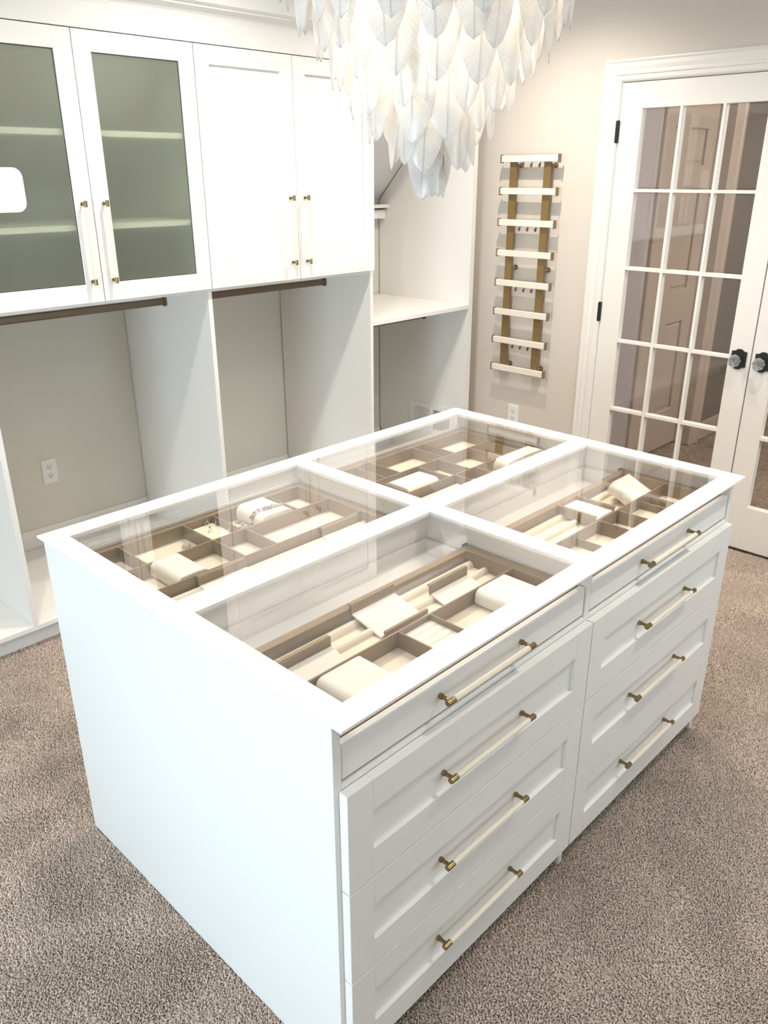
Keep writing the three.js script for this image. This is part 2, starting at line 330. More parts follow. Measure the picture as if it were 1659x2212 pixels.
// shaker front in the x-y plane, its face at zf
function shaker(parent, x0, x1, y0, y1, zf, t, sw, rt, rb, panelMat, m = M.white) {
  span(parent, 'stile', x0, x0 + sw, y0, y1, zf - t, zf, m, 0.0007); span(parent, 'stile', x1 - sw, x1, y0, y1, zf - t, zf, m, 0.0007);
  span(parent, 'rail', x0 + sw, x1 - sw, y1 - rt, y1, zf - t, zf, m, 0.0007); span(parent, 'rail', x0 + sw, x1 - sw, y0, y0 + rb, zf - t, zf, m, 0.0007);
  if (panelMat === M.grayGlass) span(parent, 'glass_pane', x0 + sw - 0.004, x1 - sw + 0.004, y0 + rb - 0.004, y1 - rt + 0.004, zf - 0.012, zf - 0.008, M.grayGlass, 0), part(parent, 'gasket', (() => { const i = 0.0022, g = holed(rect(x0 + sw, y0 + rb, x1 - sw, y1 - rt), [rect(x0 + sw + i, y0 + rb + i, x1 - sw - i, y1 - rt - i)], 0.0015); g.translate(0, 0, zf - 0.008); return g; })(), M.black);
  else span(parent, 'panel', x0 + sw - 0.002, x1 - sw + 0.002, y0 + rb - 0.002, y1 - rt + 0.002, zf - t + 0.001, zf - 0.009, m, 0);
}

// ---------------------------------------------------------------- closet along the back wall
const PF = -2.045, PX = [0.306, 1.2125, 2.131], PT = 0.0095;
{
  const c = thing('closet_frame', 'white built-in closet frame with open hanging bays along the back wall', 'closet', [0, 0, 0]);
  const prof = [[-2.111, 0], [-2.111, 0.081], [PF, 0.081], [PF, 2.19], [-2.10, 2.19], [-2.727, 1.541], [-2.727, 0.19], [-2.718, 0.18], [-2.718, 0]];
  for (const x of [-0.61, ...PX]) part(c, 'side_panel', alongX(prof, x - PT, x + PT), M.white);
  part(c, 'end_panel', alongX(prof, 2.886, 2.918), M.white);
  const xs = [-0.61, ...PX];
  for (let i = 0; i + 1 < xs.length; i++) span(c, 'base_shelf', xs[i] + PT, xs[i + 1] - PT, 0.081, 0.0995, PF, -2.716, M.white, 0.0007);
  span(c, 'base_shelf', 2.1405, 2.886, 0.081, 0.0995, PF, -2.716, M.white, 0.0007);
  span(c, 'toe_kick', -0.6, 2.9, -0.003, 0.081, -2.11, -2.095, M.white, 0.0007);
  span(c, 'shelf', 2.1405, 2.886, 0.9965, 1.0165, PF, -2.727, M.white, 0.0007);
  span(c, 'ledge', 2.1405, 2.886, 1.503, 1.521, -2.647, -2.735, M.white, 0.0007);
}
{
  const b = thing('wall_box', 'small white box under the high ledge in the right closet bay', 'box', [0, 0, 0]);
  span(b, 'housing', 2.70, 2.884, 1.444, 1.492, -2.674, -2.728, M.white, 0.002);
  const tube = (pts) => new THREE.TubeGeometry(new THREE.CatmullRomCurve3(pts), 20, 0.003, 6);
  setData(part(b, 'cord', tube([V(2.80, 1.447, -2.70), V(2.79, 1.42, -2.712), V(2.8, 1.39, -2.725)]), M.black), 'black cord');
}
function upperCabinet(name, label, x0, x1, doors, glass) {
  const c = thing(name, label, 'cabinet', [0, 0, 0]);
  const a = x0 + PT, b = x1 - PT, sl = (z) => 1.547 + (z - BACK) - 0.012;
  part(c, 'bottom', box(b - a, 0.019, 0.585, 0.0007), M.white, [(a + b) / 2, 1.2585, PF - 0.2925]);
  part(c, 'back', alongX([[-2.642, 1.268], [-2.635, 1.268], [-2.635, sl(-2.635) - 0.004], [-2.088, sl(-2.088) - 0.01], [-2.095, sl(-2.088)], [-2.642, sl(-2.642)]], a, b), M.white);
  span(c, 'top', a, b, 2.10, 2.116, PF - 0.002, -2.125, M.white, 0.0007);
  if (glass) for (const [y0, y1] of [[1.503, 1.5225], [1.802, 1.8215]]) span(c, 'shelf', a + 0.012, b - 0.012, y0, y1, -2.0432, y0 > 1.6 ? -2.42 : -2.63, M.white, 0.0007);
  doors.forEach(([d0, d1], i) => {
    const d = group('door', c);
    shaker(d, d0, d1, 1.262, 2.1145, -2.022, 0.019, 0.0625, 0.0625, 0.063, glass ? M.grayGlass : null);
    barPull(d, i ? d0 + 0.0385 : d1 - 0.0385, 1.462, -2.022, 'y');
  });
  return c;
}
upperCabinet('upper_cabinet', 'white upper cabinet with two gray glass doors showing shelves inside', PX[0], PX[1], [[0.2955, 0.7505], [0.7535, 1.2105]], true);
upperCabinet('upper_cabinet', 'white upper cabinet with two solid recessed-panel doors beside the glass one', PX[1], PX[2], [[1.2135, 1.6695], [1.6725, 2.1295]], false);
{
  const st = part(scene, 'white_sheet', (() => { const g = holed(rounded(0.15, 0.134, 0.03), [], 0.0012); g.translate(0.4515, 1.637, -2.0295); return metres(g); })(), std([0.9, 0.93, 0.95], 0.3));  // thin white rounded sheet set against the left cabinet glass
  setData(st, 'white rounded-corner sheet set on the left glass cabinet door', 'white_sheet');
}
function rod(label, x0, x1, y, z) {
  const t = thing('clothes_rod', label, 'clothes rod', [0, 0, 0]);
  const prof = rounded(0.014, 0.030, 0.0065, 4).map(([a, b]) => [z + a, y + b]);
  part(t, 'rod', alongX(prof, x0 + 0.01, x1 - 0.01), M.rodBronze);
  const e = rounded(0.022, 0.040, 0.009, 4).map(([a, b]) => [z + a, y + b]);
  part(t, 'end_bracket', alongX(e, x0, x0 + 0.012), M.rodBronze); part(t, 'end_bracket', alongX(e, x1 - 0.012, x1), M.rodBronze);
}
rod('bronze clothes rod under the glass-door cabinet', -0.6005 + 0.9065, 1.203, 1.182, -2.365);
rod('bronze clothes rod under the solid-door cabinet', 1.222, 2.1215, 1.182, -2.365);
rod('bronze clothes rod under the low shelf of the right closet bay', 2.1405, 2.886, 0.9275, -2.365);

// outlets: built in the x-y plane, facing +z
function outlet(label, pos, turn) {
  const t = thing('outlet', label, 'outlet', pos); t.rotation.y = turn;
  const g = holed(rounded(0.066, 0.110, 0.004, 3), [], 0.002, 0.002, 0.0025);
  part(t, 'cover_plate', metres(g), M.plate);
  for (const s of [-1, 1]) {
    const k = part(t, 'socket', holed(rounded(0.034, 0.028, 0.0125, 6), [], 0.0015), M.creamPlain, [0, s * 0.0205, 0.0035]);
    for (const [a, h] of [[-0.0065, 0.009], [0.0065, 0.0075]]) part(k, 'slot', box(0.0022, h, 0.002, 0.0002), M.black, [a, 0.003, 0.0012]);
    part(k, 'ground_hole', cyl(0.0026, 0.002, 12), M.black, [0, -0.0075, 0.0012], [Math.PI / 2, 0, 0]);
  }
  part(t, 'screw', cyl(0.0022, 0.0015, 10), M.plate, [0, 0, 0.005], [Math.PI / 2, 0, 0]);
}
outlet('white outlet on the back wall inside the left closet bay', [0.7395, 0.4395, BACK + 0.0005], 0);
outlet('white outlet on the wall below the brass and cream rack', [RIGHT - 0.0005, 0.4155, -1.806], -Math.PI / 2);
{ // air grille on the closet end panel, facing -x
  const t = thing('air_vent', 'white slotted air vent low on the right closet end panel', 'vent', [2.8855, 0, 0]);
  const z0 = -2.467, z1 = -2.115, y0 = 0.232, y1 = 0.410, g1 = [-2.432, -2.301], g2 = [-2.284, -2.152], ya = 0.262, yb = 0.3815;
  part(t, 'vent_frame', wallX([[z0, y0], [z1, y0], [z1, y1], [z0, y1]], [[[g1[0], ya], [g1[1], ya], [g1[1], yb], [g1[0], yb]], [[g2[0], ya], [g2[1], ya], [g2[1], yb], [g2[0], yb]]], -0.006, 0.006), M.plate);
  setData(span(t, 'vent_back', -0.0012, -0.0004, ya, yb, g1[0], g2[1], M.darkGap, 0), 'dark duct behind the slots');
  for (let i = 0; i < 11; i++) { const z = g1[0] + (i + 0.5) * (g1[1] - g1[0]) / 11; span(t, 'louver', -0.005, -0.0015, ya, yb, z - 0.0042, z + 0.0042, M.plate, 0.0003); }
  for (let i = 0; i < 11; i++) { const z = g2[0] + (i + 0.5) * (g2[1] - g2[0]) / 11; span(t, 'louver', -0.005, -0.0015, ya, yb, z - 0.002, z + 0.002, M.plate, 0.0003); }
  for (const z of [z0 + 0.014, z1 - 0.014]) part(t, 'screw', cyl(0.003, 0.002, 10), M.silver, [-0.0065, 0.32, z], [0, 0, Math.PI / 2]);
}

// ---------------------------------------------------------------- rack on the door wall
{
  const t = thing('wall_rack', 'brass ladder-like wall rack with eight cream rungs beside the glazed doors', 'rack', [RIGHT, 0, 0]);
  for (const z of [-1.868, -1.6635]) {
    span(t, 'upright', -0.042, -0.030, 0.672, 1.764, z - 0.0205, z + 0.0205, M.rack, 0.001);
    for (const y of [1.72, 1.221, 0.706]) {
      const g = memo('standoff', () => { const a = cyl(0.007, 0.031, 14).clone(), b = cyl(0.0135, 0.006, 18).clone(); b.translate(0, -0.0125, 0); return mergeGeometries([a, b]); });
      part(t, 'standoff', g, M.bronze, [-0.0155, y, z + 0.024], [0, 0, Math.PI / 2]);
      span(t, 'bracket_arm', -0.0335, -0.0275, y - 0.005, y + 0.005, z + 0.005, z + 0.03, M.bronze, 0.0005);
    }
  }
  for (let i = 0; i < 8; i++) {
    const y = 1.7505 - i * 0.1521;
    const r = part(t, 'rung', box(0.018, 0.031, 0.336, 0.0015), M.creamPlain, [-0.0512, y, -1.762]);
    for (const s of [-1, 1]) part(r, 'end_cap', box(0.024, 0.040, 0.0065, 0.0012), M.bronze, [0, 0, s * 0.171]);
    if (i % 2 === 0 && i < 7) for (const z of [-1.813, -1.763, -1.713]) {
      const g = memo('hook', () => { const o = []; for (let k = 0; k <= 8; k++) { const a = Math.PI * k / 8; o.push(V(-0.007 + 0.007 * Math.cos(a), -0.008 - 0.007 * Math.sin(a), 0)); } return new THREE.TubeGeometry(new THREE.CatmullRomCurve3([V(0, 0.014, 0), V(0, 0.004, 0), ...o, V(-0.015, -0.001, 0)]), 24, 0.0034, 8); });
      part(t, 'hook', g, M.bronze, [-0.032, y - 0.0235, z], [0, 0.15, 0]);
    }
    if (i % 2 === 0 && i < 7) span(t, 'hook_bar', -0.0405, -0.032, y - 0.012, y + 0.004, -1.85, -1.68, M.rack, 0.001);
  }
}

// ---------------------------------------------------------------- the island
const IL = 1.582, IW = 1.0656, IH = 0.884, UN = 0.8735, ZF = -0.0275, ZB = -1.0385;
{
  const t = thing('island_cabinet', 'white drawer island with brass and cream bar pulls standing on carpet', 'cabinet', [0, 0, 0]);
  for (const [a, b] of [[0.0038, 0.0222], [IL - 0.0222, IL - 0.0038]]) span(t, 'side_panel', a, b, -0.003, UN, ZB, ZF, M.white, 0.0007);
  span(t, 'divider_panel', 0.7805, 0.7985, 0.0, UN, ZB, ZF, M.white, 0.0007);
  for (const [a, b] of [[0.0222, 0.7805], [0.7985, IL - 0.0222]]) {
    span(t, 'centre_panel', a, b, 0.0, UN, -0.517, -0.505, M.white, 0.0005);
    span(t, 'rail', a, b, 0.7385, 0.7495, -0.12, ZF, M.white, 0.0007);
    span(t, 'toe_kick', a, b, 0, 0.07, -0.075, -0.06, M.white, 0.0005);
    span(t, 'back_panel', a, b, 0, 0.7495, ZB, ZB + 0.016, M.white, 0.0007);
  }
  for (const [a, b, cx, tx0, tx1] of [[0.0155, 0.788, 0.402, 0.0255, 0.777], [0.7912, 1.5655, 1.1735, 0.8015, 1.5565]]) {
    for (const [y0, y1, hy] of [[0.5195, 0.7395, 0.6275], [0.2965, 0.517, 0.4085], [0.0735, 0.294, 0.1885]]) {
      const d = group('drawer', t);
      shaker(d, a, b, y0, y1, -0.0075, 0.0195, 0.0613, 0.0665, 0.0665, null);
      barPull(d, cx, hy, -0.0165, 'x');
    }
    const d = group('drawer', t);
    span(d, 'drawer_front', tx0, tx1, 0.7545, 0.8266, -0.0478, -0.030, M.white, 0.0028);
    barPull(d, cx, 0.7965, -0.030, 'x');
    part(d, 'drawer_box', upright(rect(tx0 + 0.001, -0.5035, tx1 - 0.001, -0.0467), [rect(tx0 + 0.013, -0.492, tx1 - 0.013, -0.0475)], 0.757, 0.80), M.white);
    span(d, 'drawer_bottom', tx0 + 0.002, tx1 - 0.002, 0.7505, 0.7605, -0.503, -0.047, M.white, 0.0005);
    const e = group('glass_drawer', t);
    setData(span(e, 'glass_front', tx0, tx1, 0.765, 0.851, -1.0255, -1.0205, M.glass, 0), 'clear glass drawer front');
    span(e, 'front_rail', tx0, tx1, 0.757, 0.834, -1.0195, -1.0085, M.white, 0.002);
    span(e, 'drawer_bottom', tx0 + 0.002, tx1 - 0.002, 0.7505, 0.7605, -1.008, -0.519, M.white, 0.0005);
    span(e, 'drawer_back', tx0 + 0.002, tx1 - 0.002, 0.7605, 0.82, -0.53, -0.519, M.white, 0.0005);
  }
}
const QX = [[0.0536, 0.7648], [0.8174, 1.5242]], QZ = [[-1.0079, -0.5458], [-0.4812, -0.0546]];
{
  const t = thing('worktop', 'white island worktop framing four clear glass panes', 'worktop', [0, 0, 0]);
  const holes = QX.flatMap(([a, b]) => QZ.map(([c, d]) => rect(a, c, b, d)));
  const yb = 0.8794, c = 0.006, lower = upright(rect(c, -IW + c, IL - c, -c), holes, UN, yb), o = [[0, -IW], [IL, -IW], [IL, 0], [0, 0]], n = [[c, -IW + c], [IL - c, -IW + c], [IL - c, -c], [c, -c]], p = [];
  for (let i = 0; i < 4; i++) {       // the underside slopes in from the thin front edge
    const j = (i + 1) % 4, a = [o[i][0], yb, o[i][1]], b = [o[j][0], yb, o[j][1]], d = [n[i][0], UN, n[i][1]], e = [n[j][0], UN, n[j][1]];
    p.push(...a, ...b, ...e, ...a, ...e, ...d);
  }
  const slope = new THREE.BufferGeometry(); slope.setAttribute('position', new THREE.Float32BufferAttribute(p, 3)); slope.computeVertexNormals();
  part(t, 'worktop_frame', mergeGeometries([upright(rect(0, -IW, IL, 0), holes, yb, IH), lower, metres(slope)]), M.top);
  for (const [a, b] of QX) for (const [c, d] of QZ) span(t, 'glass_pane', a + 0.0004, b - 0.0004, 0.8768, 0.8830, c + 0.0004, d - 0.0004, M.glass, 0);
}

// ---------------------------------------------------------------- trays under the glass
const TF = 0.789, TT = 0.8262, TB = 0.7607;
function tray(label, x0, x1, z0, z1, rims, walls) {      // rims: left, right, back, front
  const t = thing('jewelry_tray', label, 'tray', [0, 0, 0]);
  const [l, r, b, f] = rims;
  part(t, 'rim', upright(rect(x0, z0, x1, z1), [rect(x0 + l, z0 + b, x1 - r, z1 - f)], TB, TT), M.bronzeTray);
  if (z1 > -0.1) span(t, 'corner_cap', x1 - 0.016, x1 + 0.001, TT - 0.012, TT + 0.003, z0 - 0.007, z0 + 0.0005, M.darkGap, 0.001);
  setData(span(t, 'lining', x0 + l, x1 - r, TB, TF, z0 + b, z1 - f, M.velvet, 0), 'cream velvet lining');
  for (const [a, b2, c, d, h] of walls) span(t, 'divider', a, b2, TF, h ?? TT, c, d, M.bronzeTray, 0.0005);
  return t;
}
const w = 0.0021;
const wx = (z, a, b, h) => [a, b, z - w, z + w, h], wz = (x, a, b, h) => [x - w, x + w, a, b, h];
const tFL = tray('bronze divided tray with sliding pads under the near left glass pane', 0.0285, 0.7742, -0.364, -0.0482, [0.03, 0.032, 0.021, 0.02],
  [wx(-0.206, 0.0585, 0.7422), wz(0.350, -0.2045, -0.069), wz(0.448, -0.2045, -0.069)]);
const tFR = tray('bronze tray with a raised ring slot and small cells under the right front pane', 0.806, 1.548, -0.362, -0.0482, [0.03, 0.033, 0.021, 0.02],
  [wx(-0.206, 0.836, 1.515), wz(1.135, -0.2045, -0.069), wz(1.235, -0.2045, -0.069), wz(1.027, -0.2045, -0.069, 0.811), wz(1.373, -0.2045, -0.069, 0.811), wz(1.431, -0.2045, -0.069, 0.811)]);
const tBL = tray('bronze tray holding rings and pearls under the left rear glass pane', 0.0285, 0.774, -1.005, -0.562, [0.03, 0.032, 0.023, 0.025],
  [wx(-0.848, 0.0585, 0.742), wx(-0.714, 0.0585, 0.742), wz(0.161, -0.982, -0.8495), wz(0.348, -0.982, -0.8495), wz(0.441, -0.982, -0.8495), wz(0.632, -0.982, -0.8495), wz(0.350, -0.8465, -0.7155), wz(0.450, -0.8465, -0.7155)]);
const tBR = tray('bronze tray of many cream cells under the far right rear glass pane', 0.806, 1.550, -1.003, -0.562, [0.03, 0.034, 0.023, 0.025],
  [wx(-0.844, 0.836, 1.516), wx(-0.710, 0.836, 1.516), wz(0.981, -0.98, -0.8455), wz(1.045, -0.98, -0.8455), wz(1.2525, -0.98, -0.8455), wz(1.3115, -0.98, -0.8455), wz(0.940, -0.8425, -0.7115), wz(1.121, -0.8425, -0.7115), wz(1.222, -0.8425, -0.7115), wz(1.384, -0.8425, -0.7115), wz(1.482, -0.8425, -0.7115), wz(1.146, -0.7085, -0.587), wz(1.245, -0.7085, -0.587)]);
// soft ridges in the lining
function ridge(t, x0, x1, z, h = 0.012, wd = 0.024) {
  const p = []; for (let i = 0; i <= 10; i++) { const u = i / 10; p.push([z - wd / 2 + wd * u, TF + h * Math.min(1, Math.pow(Math.sin(Math.PI * u), 0.55) * 1.05)]); }
  part(t, 'ridge', alongX([[z - wd / 2, TF - 0.001], ...p, [z + wd / 2, TF - 0.001]].reverse(), x0, x1), M.velvet);
}
ridge(tFL, 0.0585, 0.742, -0.330, 0.014, 0.026); ridge(tFL, 0.0585, 0.742, -0.2835, 0.012, 0.022);
ridge(tFR, 0.836, 1.515, -0.329, 0.014, 0.026); ridge(tFR, 0.836, 1.515, -0.2825, 0.012, 0.022);
ridge(tBL, 0.0585, 0.742, -0.698, 0.012, 0.024); ridge(tBL, 0.0585, 0.742, -0.63, 0.012, 0.022);
ridge(tBR, 0.836, 1.1445, -0.694, 0.012, 0.024);
// roll insert for rings: rolls run along x
function ringRolls(parent, x0, x1, z0, z1, y0, y1, n, m = M.pillow) {
  const p = [[z0, y0]]; const s = (z1 - z0) / n;
  for (let i = 0; i < n; i++) p.push([z0 + s * i, y1 - 0.003], [z0 + s * i + 0.0006, y1 - 0.0008], [z0 + s * i + 0.0018, y1], [z0 + s * (i + 1) - 0.0018, y1], [z0 + s * (i + 1) - 0.0006, y1 - 0.0008]);
  p.push([z1, y1 - 0.003], [z1, y0]);
  part(parent, 'ring_insert', alongX(p.reverse(), x0, x1), m);
}
ringRolls(tFL, 0.3518, 0.4462, -0.2042, -0.07, TF, 0.8135, 6);
part(tBL, 'ring_pad', box(0.0895, 0.018, 0.128, 0.003), M.velvet, [0.3945, TF + 0.009, -0.916]);
// sliding pad on rails: zr is its rail, dir the way the pad slopes down
function slidePad(label, x0, x1, zr, dir, yTop, reach, frontBar) {
  const t = thing('sliding_pad', label, 'display pad', [0, 0, 0]), m = (x0 + x1) / 2, wd = x1 - x0;
  part(t, 'back_rail', box(wd, 0.022, 0.006, 0.0008), M.bronzeTray, [m, yTop - 0.011, zr]);
  part(t, 'rail_lip', box(wd, 0.0045, 0.010, 0.0008), M.bronze, [m, yTop + 0.0012, zr - dir * 0.003]);
  const len = Math.hypot(reach, 0.021), a = Math.atan2(0.021, reach);
  part(t, 'pad', box(wd, 0.006, len, 0.0015), M.leather, [m, yTop - 0.022 - 0.0085, zr + dir * (0.003 + reach / 2)], [dir * a, 0, 0]);
  if (frontBar) part(t, 'front_rail', box(wd, 0.012, 0.007, 0.0008), M.bronze, [m, 0.806, zr + dir * (reach + 0.013)]);
}
slidePad('wide cream leather pad with two bronze rails in the near left tray', 0.347, 0.480, -0.342, 1, 0.832, 0.088, true);
slidePad('cream leather pad farthest right on the rails of the near left tray', 0.543, 0.676, -0.289, 1, 0.824, 0.07, false);
slidePad('cream leather pad at the near end of the near left tray, partly under the frame', 0.09, 0.2415, -0.292, 1, 0.824, 0.068, false);
slidePad('cream pad hooked on the front divider of the left rear tray, nearer one', 0.206, 0.342, -0.705, 1, 0.822, 0.09, false);
slidePad('cream pad hooked on the front divider of the left rear tray, farther one', 0.588, 0.722, -0.703, 1, 0.822, 0.09, false);
{
  const t = thing('ring_slider', 'white ring-roll slider between two bronze rails in the right front tray', 'ring tray', [0, 0, 0]);
  for (const x of [1.151, 1.249]) { span(t, 'side_rail', x - 0.0018, x + 0.0018, 0.797, 0.825, -0.350, -0.222, M.bronzeTray, 0.0006); span(t, 'rail_lip', x - 0.0035, x + 0.0035, 0.8235, 0.828, -0.352, -0.220, M.bronze, 0.0008); }
  ringRolls(t, 1.153, 1.247, -0.347, -0.224, 0.798, 0.816, 6);
}
// display cushions: profile in x-y run along z
function cushion(label, x, y, z, wd, h, len, rot = [0, 0, 0], r = null) {
  const t = thing('display_cushion', label, 'cushion', [x, y, z]); t.rotation.set(...rot);
  const R = r ?? h * 0.44, pts = [], n = 8, rb = h * 0.28;
  for (let i = 0; i <= n; i++) { const a = i / n * Math.PI / 2; pts.push([wd / 2 - R + R * Math.cos(a), h - R + R * Math.sin(a) - 0.0]); }
  for (let i = 0; i <= n; i++) { const a = Math.PI / 2 + i / n * Math.PI / 2; pts.push([-wd / 2 + R + R * Math.cos(a), h - R + R * Math.sin(a)]); }
  for (let i = 0; i <= 4; i++) { const a = Math.PI + i / 4 * Math.PI / 2; pts.push([-wd / 2 + rb + rb * Math.cos(a), rb + rb * Math.sin(a)]); }
  for (let i = 0; i <= 4; i++) { const a = 1.5 * Math.PI + i / 4 * Math.PI / 2; pts.push([wd / 2 - rb + rb * Math.cos(a), rb + rb * Math.sin(a)]); }
  const s = shapeOf(pts.map(([a, b]) => [a * 0.985, b * 0.97 + 0.0006]));
  let g = new THREE.ExtrudeGeometry(s, { depth: len - 0.006, bevelEnabled: true, bevelSize: 0.0012, bevelThickness: 0.003, bevelSegments: 3 });
  g.translate(0, 0, -(len - 0.006) / 2);
  part(t, 'cushion_body', metres(g), M.pillow);
  for (const e of [-1, 1]) part(t, 'piping', new THREE.TubeGeometry(new THREE.CatmullRomCurve3(pts.map(([a, b]) => V(a * 0.995, b * 0.99 + 0.0004, e * (len / 2 - 0.0015))), true), 80, 0.001, 6, true), M.velvet);
  return t;
}
cushion('cream cushion filling the near end cell of the near left tray', 0.181, TF, -0.134, 0.121, 0.0375, 0.132);
cushion('cream cushion at the far end cell of the near left tray', 0.655, TF, -0.135, 0.121, 0.0375, 0.132);
cushion('white cushion lying tilted across the ridges of the right front tray', 1.398, 0.806, -0.262, 0.112, 0.036, 0.088, [0.42, 0, 0]);
cushion('cream cushion in the near middle cell of the left rear tray', 0.208, TF, -0.782, 0.086, 0.040, 0.124);
cushion('white cushion with a pearl strand draped over it', 0.566, TF, -0.914, 0.106, 0.046, 0.120);
cushion('cream cushion in the left middle cell of the right rear tray', 1.017, TF, -0.768, 0.098, 0.040, 0.138, [0, Math.PI / 2, 0]);
cushion('tall oval cream cushion standing at the far end of the right rear tray', 1.40, TF, -0.648, 0.21, 0.058, 0.055, [0, 0, 0], 0.026);
// ---- jewellery
[[0.417, -0.975, 0.4, 'ring with a slim plain band at the back of the cream pad'],
  [0.434, -0.957, 0.9, 'ring with a tall stone at the back of the cream ring pad'],
  [0.397, -0.932, 0.5, 'ring with a low setting standing alone on the ring pad'],
  [0.432, -0.893, 1.0, 'ring with a wide setting nearest the front of the pad']].forEach(([x, z, a, label], i) => {
  const t = thing('finger_ring', 'silver ' + label, 'ring', [x, 0.7995, z]); t.rotation.y = a;
  part(t, 'band', new THREE.TorusGeometry(0.0085, 0.0014 + (i % 2) * 0.0004, 8, 32), M.silver, [0, 0.008, 0]);
  part(t, 'setting', new THREE.CylinderGeometry(0.0032, 0.0018, 0.004, 10), M.silver, [0, 0.0185, 0]);
  part(t, 'stone', flat(new THREE.LatheGeometry([[0, -0.003], [0.0034, 0.001], [0.0022, 0.0026], [0, 0.0026]].map(([p, q]) => new THREE.Vector2(p, q)), 8)), M.gem, [0, 0.0212, 0]);
});
{
  const t = thing('pearl_bracelet', 'double strand of gray and white pearls draped over a white cushion', 'bracelet', [0, 0, 0]);
  const sphere = new THREE.SphereGeometry(0.0038, 14, 10), ms = [M.pearl, M.pearlDark, M.pearlLight, M.pearlDark, M.pearlDark];
  const A = [V(0.492, 0.793, -0.968), V(0.478, 0.793, -0.948), V(0.487, 0.793, -0.925), V(0.504, 0.794, -0.906), V(0.510, 0.806, -0.899), V(0.5115, 0.822, -0.896), V(0.524, 0.836, -0.892), V(0.545, 0.8393, -0.889), V(0.575, 0.8393, -0.887), V(0.604, 0.837, -0.884)];
  const B = [V(0.500, 0.793, -0.960), V(0.510, 0.793, -0.948), V(0.505, 0.793, -0.934), V(0.509, 0.795, -0.914), V(0.5095, 0.808, -0.907), V(0.5115, 0.824, -0.904), V(0.526, 0.8365, -0.900), V(0.545, 0.8393, -0.8975), V(0.575, 0.8393, -0.8955), V(0.606, 0.836, -0.892)];
  for (const P of [A, B]) {
    const c = new THREE.CatmullRomCurve3(P), n = Math.round(c.getLength() / 0.0074);
    for (let i = 0; i <= n; i++) { const p = c.getPointAt(i / n), s = rr(0.85, 1.08); part(t, 'pearl', sphere, ms[Math.floor(rnd() * 5)], [p.x, p.y, p.z]).scale.setScalar(s); }
  }
}
setData(part(scene, 'trinket_box', box(0.018, 0.011, 0.016, 0.0008), std([0.62, 0.52, 0.38], 0.35, { metalness: 0.3 }), [0.317, TF + 0.0055, -0.925], [0, 0.5, 0]), 'tiny square beige trinket box in a cell of the left rear tray', 'box');

